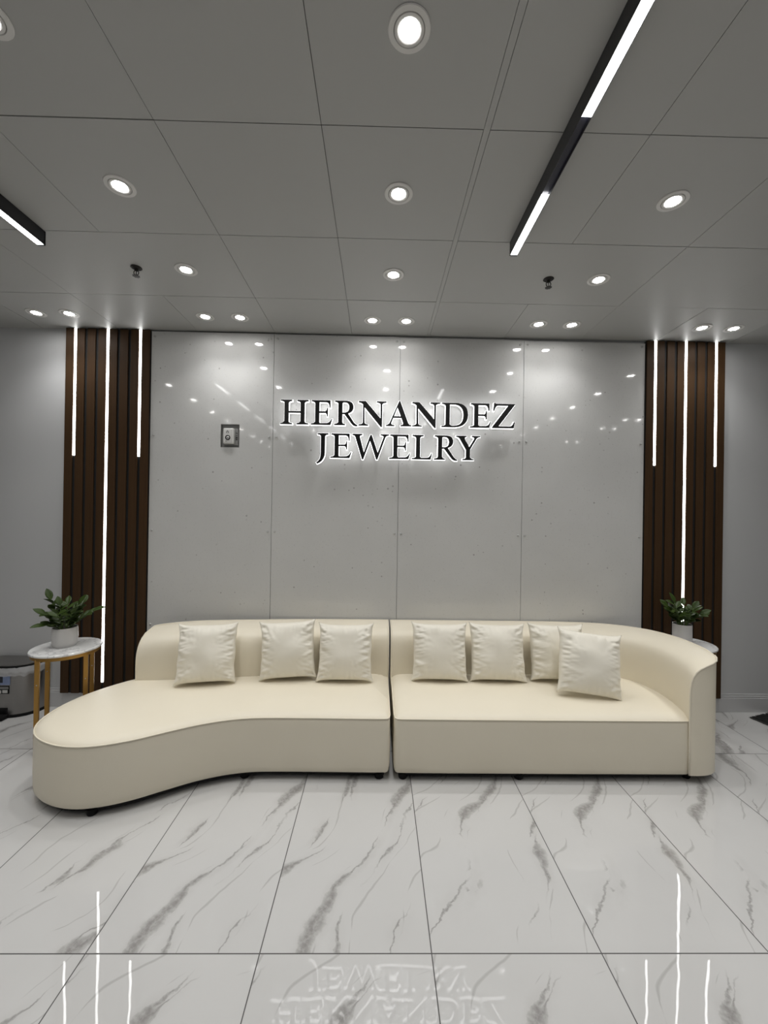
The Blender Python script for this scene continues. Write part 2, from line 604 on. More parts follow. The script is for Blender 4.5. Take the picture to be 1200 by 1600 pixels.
# ------------------------------------------------------------------ feature wall panels
edges = [-1.806, -0.842, 0.158, 1.148, 2.126]
PT, PB = 2.962, 0.135
NX0, NX1, NZ0, NZ1 = -1.253, -1.105, 2.063, 2.246
plabels = ['glossy grey speckled wall panel with the alarm recess, beside the left wood slats',
           'glossy grey speckled wall panel behind the first letters of both sign rows',
           'glossy grey speckled wall panel behind the last letters of both sign rows',
           'glossy grey speckled wall panel beside the right wood slats, without lettering']
for k in range(4):
    xa, xb = edges[k] + 0.0015, edges[k + 1] - 0.0015
    PT = (2.968, 2.965, 2.961, 2.957)[k]
    root = empty('wall_panel', ((xa + xb) / 2, PANEL, PB), plabels[k], 'wall panel', 'speckled panels of the feature wall')
    ox, oz = (xa + xb) / 2, PB
    m = MB()
    def bx(x0, x1, z0, z1):
        m.box(x0 - ox, x1 - ox, 0.0, WALL - PANEL - 0.001, z0 - oz, z1 - oz)
    if k == 0:
        bx(xa, NX0, PB, PT); bx(NX1, xb, PB, PT); bx(NX0, NX1, PB, NZ0); bx(NX0, NX1, NZ1, PT)
    else:
        bx(xa, xb, PB, PT)
    m.build('sheet', M_panel, root, weld=0.0002)
    for x in (xa + 0.026, xb - 0.026):
        for z in (2.928, 2.15, 1.40, 0.66):
            if k == 0 and z == 2.15 and False: continue
            c = MB().lathe([(0.0085, 0.0), (0.0085, 0.004), (0.006, 0.0065), (0.002, 0.007)], n=14)
            for v in c.bm.verts:
                v.co = Vector((v.co.x + x - ox, -v.co.z, v.co.y + z - oz))
            c.build('screw_cap', M_cap, root, 40)

# ------------------------------------------------------------------ slat panels with light strips
def slat_panel(x0, x1, z0, label, mid_bottom):
    root = empty('slat_panel', ((x0 + x1) / 2, SLAT, z0), label, 'slat panel', 'wood slat panels')
    ox, oz = (x0 + x1) / 2, z0
    top = 2.974
    MB().box(x0 - ox, x1 - ox, 0.0092, WALL - SLAT - 0.001, 0.0, top - oz).build('backing', M_black, root)
    n, gap = 8, 0.0215
    w = (x1 - x0 - 7 * gap) / 8
    s = MB()
    for k in range(n):
        a = x0 + k * (w + gap) - ox
        s.box(a, a + w, 0.0, 0.0095, 0.0, top - oz, 0.0015, 1)
    s.build('slats', M_wood, root)
    for g, zb in ((1, 1.977), (4 - 0, mid_bottom), (7, 1.977)):
        a = x0 + g * w + (g - 1) * gap - ox
        MB().box(a + 0.0015, a + gap - 0.0015, 0.0012, 0.0092, zb - oz, top + 0.003 - oz, 0.003, 2).build('light_strip', M_strip, root)
    return root

slat_panel(-2.463, -1.812, 0.118, 'dark walnut slat panel with white light strips on the left, behind the side table', 0.205)
slat_panel(2.132, 2.766, 0.118, 'dark walnut slat panel with white light strips on the right, behind the curved sofa arm', 0.205)

# ------------------------------------------------------------------ downlights
def make_downlight():
    root = empty('downlight', (0, 0, CEIL))
    # flat trim ring
    MB().lathe([(0.0625, 0.0), (0.0635, -0.0015), (0.061, -0.004), (0.047, -0.0045), (0.0455, -0.002), (0.0455, 0.0)], n=40, cap0=False, cap1=False).build('trim_ring', M_trim, root, 40)
    MB().lathe([(0.0445, -0.001), (0.0435, -0.005), (0.036, -0.0055), (0.031, -0.003), (0.0295, 0.002)], n=36, cap0=False, cap1=False).build('gimbal', M_trim, root, 40)
    MB().lathe([(0.0295, -0.0012), (0.024, -0.0030), (0.012, -0.0042), (0.002, -0.0045)], n=28, cap0=False).build('lens', M_lens, root, 60)
    return root

spot_data = bpy.data.lights.new('downlight_beam', 'SPOT')
spot_data.energy = SPOT_W
spot_data.spot_size = math.radians(94)
spot_data.spot_blend = 1.0
spot_data.shadow_soft_size = 0.028
spot_data.color = (1.0, 0.993, 0.98)

wall_spot = spot_data.copy()
wall_spot.energy = SPOT_W * WALL_DIM
wall_spot.spot_size = math.radians(112)
rear_spot = spot_data.copy()
rear_spot.energy = SPOT_W * REAR_DIM
dl_proto = make_downlight()
dl_used = [False]
def put_downlight(x, y, label, group):
    if not dl_used[0]:
        r = dl_proto; dl_used[0] = True
    else:
        r = dl_proto.copy(); COL.objects.link(r)
        for ch in dl_proto.children:
            if ch.type == 'LIGHT': continue
            c = ch.copy(); COL.objects.link(c); c.parent = r
    r.location = (x, y, CEIL)
    tag(r, label, 'downlight', group)
    s = bpy.data.objects.new('beam', wall_spot if group == G_WALL else rear_spot if group == G_BACK else spot_data)
    COL.objects.link(s)
    s.location = (x, y, CEIL - 0.02)
    return r

G_IN, G_WALL, G_BACK = 'recessed downlights in the open ceiling', 'recessed downlights along the feature wall', 'recessed downlights behind the viewer'
colname = {-2.40: 'far left column', -1.155: 'left column', 0.07: 'middle column in line with the sign', 1.30: 'right column beside the light bar', 2.52: 'far right column', 3.72: 'outermost right column'}
rowname = {2.402: 'second row from the feature wall', 1.791: 'third row from the feature wall', 1.181: 'fourth row from the feature wall'}
for x in (-1.155, 0.07, 1.30, -2.40, 2.52, 3.72):
    for y in (2.402, 1.791, 1.181):
        if x > 3: continue
        put_downlight(x, y, 'downlight, %s, %s' % (colname[x], rowname[y]), G_IN)
wall_l = [(-2.510, 'left of the pair above the left slat panel'), (-2.272, 'right of the pair above the left slat panel'),
          (-1.287, 'left of the pair above the alarm recess'), (-1.034, 'right of the pair above the alarm recess'),
          (-0.062, 'left of the pair above the sign centre'), (0.187, 'right of the pair above the sign centre'),
          (1.169, 'left of the pair above the end of the sign'), (1.417, 'right of the pair above the end of the sign'),
          (2.395, 'left of the pair above the right slat panel'), (2.635, 'right of the pair above the right slat panel')]
for x, t in wall_l:
    put_downlight(x, 2.980, 'downlight nearest the feature wall, ' + t, G_WALL)
for k, y in enumerate((0.57, -0.04, -0.65, -1.26, -1.87, -2.48)):
    for x in (-2.40, 2.52, 3.60, 3.79, -1.155, 0.07, 1.30):
        if -2 < x < 2 and k not in (2, 4): continue
        if x > 3 and k not in (0, 1, 3): continue
        nm = {-2.40: 'far left', 2.52: 'far right', 3.60: 'outer right', 3.79: 'outermost right', -1.155: 'left', 0.07: 'middle', 1.30: 'right'}[x]
        put_downlight(x, y, 'lit white downlight behind the viewer, %s column, %s row back' % (nm, ('first', 'second', 'third', 'fourth', 'fifth', 'sixth')[k]), G_BACK)

# ------------------------------------------------------------------ ceiling light bars
def light_bar(x0, x1, y_end, label, lit):
    root = empty('light_bar', ((x0 + x1) / 2, y_end, CEIL), label, 'light bar', 'black linear ceiling lights')
    w = (x1 - x0) / 2
    h = 0.072
    ylen = 4.3
    m = MB()
    m.box(-w, w, -ylen, 0.0, -0.004, -0.001)
    m.box(-w, -w + 0.0016, -ylen, 0.0, -h, -0.001)
    m.box(w - 0.0016, w, -ylen, 0.0, -h, -0.001)
    m.build('housing', M_bar, root)
    MB().box(-w, w, -0.008, 0.0, -h - 0.0006, -0.001).build('end_cap', M_bar, root)
    y = -0.008
    n = 0
    for k in range(12):
        ln = lit[0] if k == 0 else (lit[1] if k % 2 else lit[2])
        ya, yb = max(y - ln, -ylen), y
        if yb - ya < 0.02: break
        on = (k % 2 == 0)
        MB().box(-w + 0.0017, w - 0.0017, ya + 0.0005, yb - 0.0005, -h + (0.001 if on else 0.012), -0.02).build('diffuser' if on else 'dark_insert', M_track if on else M_bardark, root)
        y = ya
    return root

light_bar(0.664, 0.701, 2.091, 'black ceiling light bar with white lit segments, right of the middle downlights', (0.385, 0.345, 0.385))
light_bar(-1.768, -1.730, 2.103, 'black ceiling light bar with white lit segments, at the left edge above the trash can', (0.385, 0.345, 0.385))

# ------------------------------------------------------------------ sprinklers
def sprinkler(x, y, label):
    root = empty('fire_sprinkler', (x, y, CEIL), label, 'sprinkler', 'fire sprinklers')
    MB().lathe([(0.030, 0.0), (0.031, -0.003), (0.024, -0.006), (0.021, -0.003)], n=28, cap0=False, cap1=False).build('escutcheon', M_dark, root, 40)
    MB().lathe([(0.0205, 0.0), (0.0205, -0.0035), (0.012, -0.010), (0.010, -0.020), (0.007, -0.022)], n=20, cap0=False).build('body', M_dark, root, 40)
    f = MB()
    for s in (-1, 1):
        f.tube([(s * 0.008, 0, -0.018), (s * 0.014, 0, -0.026), (s * 0.014, 0, -0.036), (s * 0.006, 0, -0.047), (0, 0, -0.050)], 0.0024, 7)
    f.build('frame_arms', M_dark, root, 60)
    MB().tube([(0, 0, -0.021), (0, 0, -0.048)], 0.0022, 8).build('glass_bulb', M_dark, root, 60)
    d = MB().lathe([(0.0035, -0.048), (0.017, -0.0505), (0.0175, -0.0525), (0.004, -0.0535)], n=24)
    for k in range(8):
        a = 2 * PI * k / 8
        d.box(-0.0022, 0.0022, 0.015, 0.0205, -0.0525, -0.0505)
        for v in list(d.bm.verts)[-8:]:
            x_, y_ = v.co.x, v.co.y
            v.co.x = x_ * math.cos(a) - y_ * math.sin(a); v.co.y = x_ * math.sin(a) + y_ * math.cos(a)
    d.build('deflector', M_dark, root, 40)
sprinkler(-1.440, 2.393, 'black fire sprinkler in the ceiling on the left')
sprinkler(1.001, 2.409, 'black fire sprinkler in the ceiling on the right')

# ------------------------------------------------------------------ alarm in the recess
def alarm():
    cx, cz = (NX0 + NX1) / 2, (NZ0 + NZ1) / 2
    root = empty('fire_alarm', (cx, PANEL, cz), 'small white fire alarm set in a square recess in the grey panel', 'fire alarm')
    hw, hh = (NX1 - NX0) / 2 - 0.001, (NZ1 - NZ0) / 2 - 0.001
    b = MB()
    b.box(-hw, hw, 0.0205, 0.0235, -hh, hh)
    b.box(-hw, -hw + 0.002, 0.001, 0.0205, -hh, hh); b.box(hw - 0.002, hw, 0.001, 0.0205, -hh, hh)
    b.box(-hw, hw, 0.001, 0.0205, hh - 0.002, hh); b.box(-hw, hw, 0.001, 0.0205, -hh, -hh + 0.002)
    b.build('back_box', M_devbox, root)
    MB().box(-0.052, 0.062, 0.010, 0.020, -0.075, 0.062, 0.004).build('mounting_plate', M_devbox, root)  # darker grey stands in for the shade around the body
    bd = MB().box(-0.048, 0.036, -0.022, 0.011, -0.066, 0.058, 0.012, 4)
    bd.build('body', M_devwhite, root, 50)
    MB().box(0.018, 0.022, -0.0235, -0.0215, -0.055, 0.045, 0.0008, 1).build('ridge', M_trim, root)
    def ring(name, x, z, r0, r1, y, mat):
        m = MB().lathe([(r0, 0.0), (r0, 0.002), (r1, 0.002), (r1, 0.0)], n=28, cap0=False, cap1=False)
        for v in m.bm.verts: v.co = Vector((v.co.x + x, y - v.co.z, v.co.y + z))
        return m.build(name, mat, root, 40)
    ring('lens_ring', -0.009, -0.018, 0.020, 0.0135, -0.0222, M_foot)
    m = MB().lathe([(0.0133, 0.0), (0.012, 0.004), (0.006, 0.006), (0.001, 0.0065)], n=24)
    for v in m.bm.verts: v.co = Vector((v.co.x - 0.009, -0.0215 - v.co.z, v.co.y - 0.018))
    m.build('strobe_lens', M_cap, root, 60)
    MB().box(-0.017, -0.001, -0.0285, -0.0265, -0.0215, -0.0165).build('strobe_bar', M_devgrey, root)
    # flame emblem: an outer and an inner flame
    def shape(name, pts, y, mat):
        mm = MB()
        a = [mm.bm.verts.new((p[0], y, p[1])) for p in pts]
        c = [mm.bm.verts.new((p[0], y + 0.0012, p[1])) for p in pts]
        mm.bm.faces.new(a)
        for i in range(len(pts)):
            mm.bm.faces.new((a[i - 1], a[i], c[i], c[i - 1]))
        return mm.build(name, mat, root)
    fl = [(0, 1.25), (.28, .82), (.20, .55), (.52, .75), (.62, .35), (.60, -.05), (.42, -.36), (0, -.5), (-.42, -.36), (-.60, -.05), (-.62, .32), (-.42, .66), (-.30, .45), (-.22, .85)]
    shape('flame_emblem', [(-0.012 + 0.018 * x, 0.022 + 0.015 * z) for x, z in fl], -0.0228, M_devgrey)
    shape('flame_centre', [(-0.012 + 0.008 * x, 0.0195 + 0.008 * z) for x, z in fl], -0.0234, M_devwhite)
    MB().box(-0.027, -0.018, -0.0226, -0.0215, -0.0475, -0.044).build('status_light', M_foot, root)
    # FIRE, reading downwards along the right-hand plate
    strokes = {'F': [(0, 0, .22, 1), (0, .8, .7, 1), (0, .42, .6, .6)], 'I': [(.24, 0, .46, 1)],
               'R': [(0, 0, .22, 1), (0, .8, .7, 1), (.5, .5, .7, 1), (0, .42, .7, .6), (.42, 0, .66, .42)],
               'E': [(0, 0, .22, 1), (0, .8, .7, 1), (0, .42, .6, .6), (0, 0, .7, .2)]}
    m = MB()
    for k, ch in enumerate('FIRE'):
        for (a, b_, c, d) in strokes[ch]:
            # rotate a quarter turn clockwise
            hgt, adv = 0.011, 0.0165
            m.box(0.044 + b_ * hgt, 0.044 + d * hgt, 0.0085, 0.0102, 0.026 - k * adv - c * 0.015, 0.026 - k * adv - a * 0.015)
    m.build('lettering', M_foot, root)
alarm()

# ------------------------------------------------------------------ sign letters
GL = {
 'H': [[('M', 0, 0), ('L', .475, 0), ('L', .475, .045), ('Q', .345, .055, .335, .13), ('L', .335, .475), ('L', .82, .475), ('L', .82, .13), ('Q', .81, .055, .665, .045), ('L', .665, 0), ('L', 1.14, 0), ('L', 1.14, .045), ('Q', .995, .055, .985, .13), ('L', .985, .87), ('Q', .995, .945, 1.14, .955), ('L', 1.14, 1), ('L', .685, 1), ('L', .685, .955), ('Q', .81, .945, .82, .87), ('L', .82, .54), ('L', .335, .54), ('L', .335, .87), ('Q', .345, .945, .475, .955), ('L', .475, 1), ('L', .02, 1), ('L', .02, .955), ('Q', .16, .945, .17, .87), ('L', .17, .13), ('Q', .16, .055, 0, .045)]],
 'E': [[('M', 0, 0), ('L', .79, 0), ('L', .86, .245), ('L', .83, .25), ('Q', .77, .085, .64, .07), ('L', .40, .065), ('Q', .335, .065, .335, .13), ('L', .335, .49), ('L', .57, .49), ('Q', .64, .485, .65, .35), ('L', .685, .35), ('L', .685, .69), ('L', .65, .69), ('Q', .64, .555, .57, .55), ('L', .335, .55), ('L', .335, .93), ('L', .62, .93), ('Q', .735, .925, .755, .71), ('L', .79, .71), ('L', .785, 1.0), ('L', .03, 1.0), ('L', .03, .955), ('Q', .16, .945, .17, .87), ('L', .17, .13), ('Q', .16, .055, 0, .045)]],
 'R': [[('M', 0, 0), ('L', .44, 0), ('L', .44, .045), ('Q', .335, .055, .325, .13), ('L', .325, .46), ('L', .41, .455), ('L', .69, .085), ('Q', .77, -.02, .86, -.03), ('L', .95, -.03), ('L', .95, .01), ('Q', .87, .03, .80, .12), ('L', .555, .485), ('C', .70, .53, .775, .62, .775, .745), ('C', .775, .93, .66, 1.0, .45, 1.0), ('L', .02, 1.0), ('L', .02, .955), ('Q', .15, .945, .16, .87), ('L', .16, .13), ('Q', .15, .055, 0, .045)],
       [('M', .325, .515), ('L', .40, .515), ('C', .54, .515, .605, .60, .605, .73), ('C', .605, .87, .54, .94, .41, .94), ('Q', .325, .945, .325, .88)]],
 'N': [[('M', 0, 0), ('L', .39, 0), ('L', .39, .04), ('Q', .25, .05, .245, .13), ('L', .235, .76), ('L', .905, -.05), ('L', .95, -.05), ('L', .95, .87), ('Q', .96, .945, 1.12, .955), ('L', 1.12, 1), ('L', .735, 1), ('L', .735, .955), ('Q', .875, .945, .885, .87), ('L', .885, .30), ('L', .285, 1.0), ('L', 0, 1.0), ('L', 0, .955), ('Q', .12, .94, .175, .87), ('L', .175, .13), ('Q', .165, .05, 0, .04)]],
 'A': [[('M', 0, 0), ('L', .35, 0), ('L', .35, .04), ('Q', .195, .05, .22, .13), ('L', .300, .345), ('L', .635, .345), ('L', .705, .14), ('Q', .73, .05, .60, .04), ('L', .60, 0), ('L', 1.05, 0), ('L', 1.05, .04), ('Q', .95, .055, .905, .15), ('L', .575, 1.03), ('L', .535, 1.03), ('L', .155, .14), ('Q', .115, .05, 0, .04)],
       [('M', .327, .405), ('L', .612, .405), ('L', .470, .775)]],
 'D': [[('M', 0, 0), ('L', .48, 0), ('C', .90, 0, 1.09, .19, 1.09, .52), ('C', 1.09, .83, .90, 1.0, .52, 1.0), ('L', .02, 1), ('L', .02, .955), ('Q', .16, .945, .17, .87), ('L', .17, .13), ('Q', .16, .055, 0, .045)],
       [('M', .335, .13), ('Q', .34, .06, .46, .06), ('C', .76, .06, .905, .20, .905, .51), ('C', .905, .79, .76, .94, .48, .94), ('L', .335, .94)]],
 'Z': [[('M', 0, 0), ('L', .87, 0), ('L', .92, .25), ('L', .885, .255), ('Q', .83, .075, .70, .07), ('L', .255, .07), ('L', .91, .96), ('L', .91, 1.0), ('L', .13, 1.0), ('L', .10, 1.03), ('L', .07, 1.03), ('L', .04, .715), ('L', .075, .71), ('Q', .13, .92, .24, .93), ('L', .655, .93), ('L', 0, .04)]],
 'J': [[('M', 0, -.20), ('L', .03, -.25), ('C', .23, -.18, .345, .0, .345, .22), ('L', .345, .87), ('Q', .355, .945, .485, .955), ('L', .485, 1), ('L', .04, 1), ('L', .04, .955), ('Q', .17, .945, .18, .87), ('L', .18, .20), ('C', .18, .0, .13, -.13, 0, -.20)]],
 'W': [[('M', 0, 1), ('L', 0, .96), ('Q', .10, .945, .125, .87), ('L', .405, -.04), ('L', .455, -.04), ('L', .728, .73), ('L', .985, -.04), ('L', 1.035, -.04), ('L', 1.345, .86), ('Q', 1.385, .945, 1.5, .96), ('L', 1.5, 1), ('L', 1.15, 1), ('L', 1.15, .96), ('Q', 1.30, .945, 1.275, .87), ('L', 1.045, .24), ('L', .79, .97), ('L', .735, .97), ('L', .480, .24), ('L', .31, .87), ('Q', .29, .945, .41, .96), ('L', .41, 1)]],
 'L': [[('M', 0, 0), ('L', .77, 0), ('L', .83, .25), ('L', .80, .255), ('Q', .74, .075, .62, .07), ('L', .40, .065), ('Q', .335, .065, .335, .13), ('L', .335, .87), ('Q', .345, .945, .475, .955), ('L', .475, 1), ('L', .02, 1), ('L', .02, .955), ('Q', .16, .945, .17, .87), ('L', .17, .13), ('Q', .16, .055, 0, .045)]],
 'Y': [[('M', .27, 0), ('L', .73, 0), ('L', .73, .04), ('Q', .59, .05, .58, .13), ('L', .58, .44), ('L', .83, .87), ('Q', .87, .945, .99, .96), ('L', .99, 1), ('L', .65, 1), ('L', .65, .96), ('Q', .775, .945, .745, .87), ('L', .545, .535), ('L', .365, .85), ('Q', .33, .945, .43, .96), ('L', .43, 1), ('L', 0, 1), ('L', 0, .96), ('Q', .11, .945, .155, .87), ('L', .415, .42), ('L', .415, .13), ('Q', .41, .05, .27, .04)]],
}

def flatten(path):
    out = []
    for cmd in path:
        if cmd[0] in 'ML':
            out.append(Vector((cmd[1], cmd[2])))
        elif cmd[0] == 'Q':
            p0 = out[-1]; c = Vector(cmd[1:3]); p1 = Vector(cmd[3:5])
            for k in range(1, 7):
                t = k / 6
                out.append((1 - t) ** 2 * p0 + 2 * t * (1 - t) * c + t * t * p1)
        else:
            p0 = out[-1]; c1 = Vector(cmd[1:3]); c2 = Vector(cmd[3:5]); p1 = Vector(cmd[5:7])
            for k in range(1, 13):
                t = k / 12
                out.append((1 - t) ** 3 * p0 + 3 * t * (1 - t) ** 2 * c1 + 3 * t * t * (1 - t) * c2 + t ** 3 * p1)
    return out

def glyph_mesh(name, loops, half, mat, bev=0.0):
    """fill closed plan loops (x, z) with a 2D curve, extrude it and stand it upright"""
    cu = bpy.data.curves.new(name, 'CURVE')
    cu.dimensions = '2D'; cu.fill_mode = 'BOTH'; cu.extrude = half
    cu.bevel_depth = bev; cu.bevel_resolution = 1
    for lp in loops:
        sp = cu.splines.new('POLY')
        sp.points.add(len(lp) - 1)
        for p, q in zip(sp.points, lp): p.co = (q.x, q.y, 0, 1)
        sp.use_cyclic_u = True
    tmp = bpy.data.objects.new(name, cu)
    COL.objects.link(tmp)
    dg = bpy.context.evaluated_depsgraph_get()
    me = bpy.data.meshes.new_from_object(tmp.evaluated_get(dg))
    bpy.data.objects.remove(tmp); bpy.data.curves.remove(cu)
    me.transform(Matrix(((1, 0, 0, 0), (0, 0, -1, 0), (0, 1, 0, 0), (0, 0, 0, 1))))
    me.name = name
    me.materials.clear(); me.materials.append(mat)
    return me

def grow(lp, d):
    """grow a loop outwards by d (holes shrink because of their direction)"""
    return inset_loop(lp, -d)

CAPH = 0.190
def sign_letter(ch, x, zb, wid, label, group, yf=3.155):
    natural = max(p.x for p in flatten(GL[ch][0])) - min(p.x for p in flatten(GL[ch][0]))
    sx = wid / natural
    loops = []
    for i, path in enumerate(GL[ch]):
        lp = [Vector((p.x * sx, p.y * CAPH)) for p in flatten(path)]
        # drop duplicate neighbours
        lp = [p for k, p in enumerate(lp) if (p - lp[k - 1]).length > 1e-5]
        if (area2(lp) < 0) == (i == 0): lp.reverse()      # outer loop counter-clockwise, holes clockwise
        loops.append(lp)
    root = empty('sign_letter', (x, yf, zb), label, 'sign letter', group)
    o = link('face', glyph_mesh('face', [grow(lp, 0.0010) for lp in loops], 0.004, M_letter), None, root)
    o.location = (0, 0.004, 0)
    big = [grow(lp, 0.0038) for lp in loops]
    o2 = link('lit_back', glyph_mesh('lit_back', big, 0.010, M_halo), None, root)
    tag(o2, 'glowing white acrylic edge')
    o2.location = (0, 0.0185, 0)
    o3 = link('glow_blocker', glyph_mesh('glow_blocker', [grow(lp, 0.0012) for lp in loops], 0.0015, M_letter), None, root)  # added black sheet that keeps the rear glow off the panel
    o3.location = (0, 0.0300, 0)
    pins = MB()
    ys = [p.y for p in loops[0]]
    xs_ = [p.x for p in loops[0] if p.y < 0.25 * CAPH]
    # a pair of short pins to the panel
    px = {'H': (.25, .9), 'E': (.25,), 'R': (.24,), 'N': (.21, .91), 'A': (.16, .84), 'D': (.25,), 'Z': (.2, .75), 'J': (.26,), 'W': (.40, 1.02), 'L': (.25,), 'Y': (.49,)}[ch]
    pz = {'A': .10, 'Z': .035, 'W': .10, 'N': .5}.get(ch, .25)
    if ch == 'N': px = (.21, .915)
    for q in px:
        pins.tube([(q * sx, 0.028, pz * CAPH), (q * sx, PANEL - yf + 0.0005, pz * CAPH)], 0.003, 8)
    pins.build('standoff_pin', M_cap, root, 60)
    return root

K = 0.005019      # metres per photograph pixel at the sign
row1 = [('H', 107, 355), ('E', 378, 566), ('R', 585, 791), ('N', 800, 1046), ('A', 1043, 1271), ('N', 1276, 1524), ('D', 1538, 1774), ('E', 1794, 1980), ('Z', 1992, 2194)]
row2 = [('J', 428, 534), ('E', 552, 738), ('W', 745, 1071), ('E', 1074, 1261), ('L', 1276, 1456), ('R', 1474, 1681), ('Y', 1669, 1884)]
lab1 = ['black backlit letter H starting the upper sign row', 'black backlit letter E second in the upper sign row, after the H', 'black backlit letter R third in the upper sign row',
        'black backlit letter N left of the A in the upper sign row', 'black backlit letter A in the middle of the upper sign row', 'black backlit letter N right of the A in the upper sign row',
        'black backlit letter D in the upper sign row', 'black backlit letter E between D and Z in the upper sign row', 'black backlit letter Z ending the upper sign row']
lab2 = ['black backlit letter J with a tail, starting the lower sign row', 'black backlit letter E between J and W in the lower sign row', 'wide black backlit letter W in the lower sign row',
        'black backlit letter E between W and L in the lower sign row', 'black backlit letter L in the lower sign row', 'black backlit letter R in the lower sign row', 'black backlit letter Y ending the lower sign row']
for rows, labs, zb, grp, ref_u, ref_x in ((row1, lab1, 2.243, 'upper row of sign letters', 440, -0.765), (row2, lab2, 1.987, 'lower row of sign letters', 495, -0.487)):
    for (ch, a, b_), lb in zip(rows, labs):
        ua, ub = 420 + a / 5.714, 420 + b_ / 5.714
        sign_letter(ch, ref_x + (ua - ref_u) * K, zb, (ub - ua) * K, lb, grp)

# ------------------------------------------------------------------ sofa
def seat_mesh(outline, ztop=0.368, crown=0.392):
    """upholstered base: side walls as rings, top triangulated with a soft crown"""
    loop = [Vector(p) for p in outline]
    if area2(loop) < 0: loop.reverse()
    lv = [(0.046, 0.024), (0.050, 0.010), (0.062, 0.003), (0.085, 0.0), (0.20, -0.002), (0.32, 0.0), (0.352, 0.001), (ztop - 0.004, 0.004), (ztop, 0.007)]
    m = MB()
    rows = []
    for z, d in lv:
        lp = inset_loop(loop, d) if abs(d) > 1e-9 else loop
        rows.append([(p.x, p.y, z) for p in lp])
    vv = m.grid(rows, close_v=True)
    m.bm.faces.new(list(reversed(vv[0])))
    rim = [Vector(p[:2]) for p in rows[-1]]
    n = len(rim)

    def edge_dist(p):
        best = 9.0
        for i in range(n):
            a, b = rim[i - 1], rim[i]
            e = b - a
            t = max(0.0, min(1.0, (p - a).dot(e) / max(1e-12, e.length_squared)))
            best = min(best, (a + e * t - p).length)
        return best

    def inside(p):
        c = False
        for i in range(n):
            a, b = rim[i - 1], rim[i]
            if (a.y > p.y) != (b.y > p.y) and p.x < (b.x - a.x) * (p.y - a.y) / (b.y - a.y) + a.x: c = not c
        return c
    pts = list(rim)
    for d in (0.007, 0.016, 0.030, 0.050, 0.075):
        last = None
        for p in inset_loop(rim, d):
            if not inside(p) or edge_dist(p) < d * 0.93: continue
            if last is not None and (p - last).length < d * 0.45: continue
            pts.append(p); last = p
    x0, x1 = min(p.x for p in rim), max(p.x for p in rim)
    y0, y1 = min(p.y for p in rim), max(p.y for p in rim)
    st = 0.06
    for i in range(int((x1 - x0) / st) + 1):
        for j in range(int((y1 - y0) / st) + 1):
            p = Vector((x0 + (i + 0.5 * (j % 2)) * st, y0 + j * st))
            if inside(p) and edge_dist(p) > 0.10: pts.append(p)
    co, ed, fa, *_ = delaunay_2d_cdt(pts, [(i, (i + 1) % n) for i in range(n)], [], 1, 1e-6)
    top = []
    for p in co:
        d = edge_dist(p)
        top.append(m.bm.verts.new((p.x, p.y, ztop + (crown - ztop) * (1 - math.exp(-d / 0.026)))))
    for f in fa:
        if inside((co[f[0]] + co[f[1]] + co[f[2]]) / 3):
            m.bm.faces.new([top[k] for k in f])
    bmesh.ops.remove_doubles(m.bm, verts=m.bm.verts, dist=0.0003)
    return m, loop

PROF = [(0.0, 0.36), (0.0, 0.45), (0.0, 0.52), (0.004, 0.56), (0.018, 0.595), (0.045, 0.628), (0.09, 0.655), (0.16, 0.675), (0.28, 0.692), (0.45, 0.704), (0.65, 0.712), (0.85, 0.718), (0.96, 0.720), (1.0, 0.717)]
OUTER = [(1.0, 0.700), (1.0, 0.55), (1.0, 0.35), (1.0, 0.15), (1.0, 0.065), (0.985, 0.050), (0.96, 0.046)]

def station(I, O, dz=0.0, ctrl=None, lo=0.0):
    """plan position for a fraction f between the inner and the outer face"""
    def at(f):
        if ctrl is None: return I.lerp(O, f)
        return (1 - f) ** 2 * I + 2 * f * (1 - f) * ctrl + f * f * O
    return at

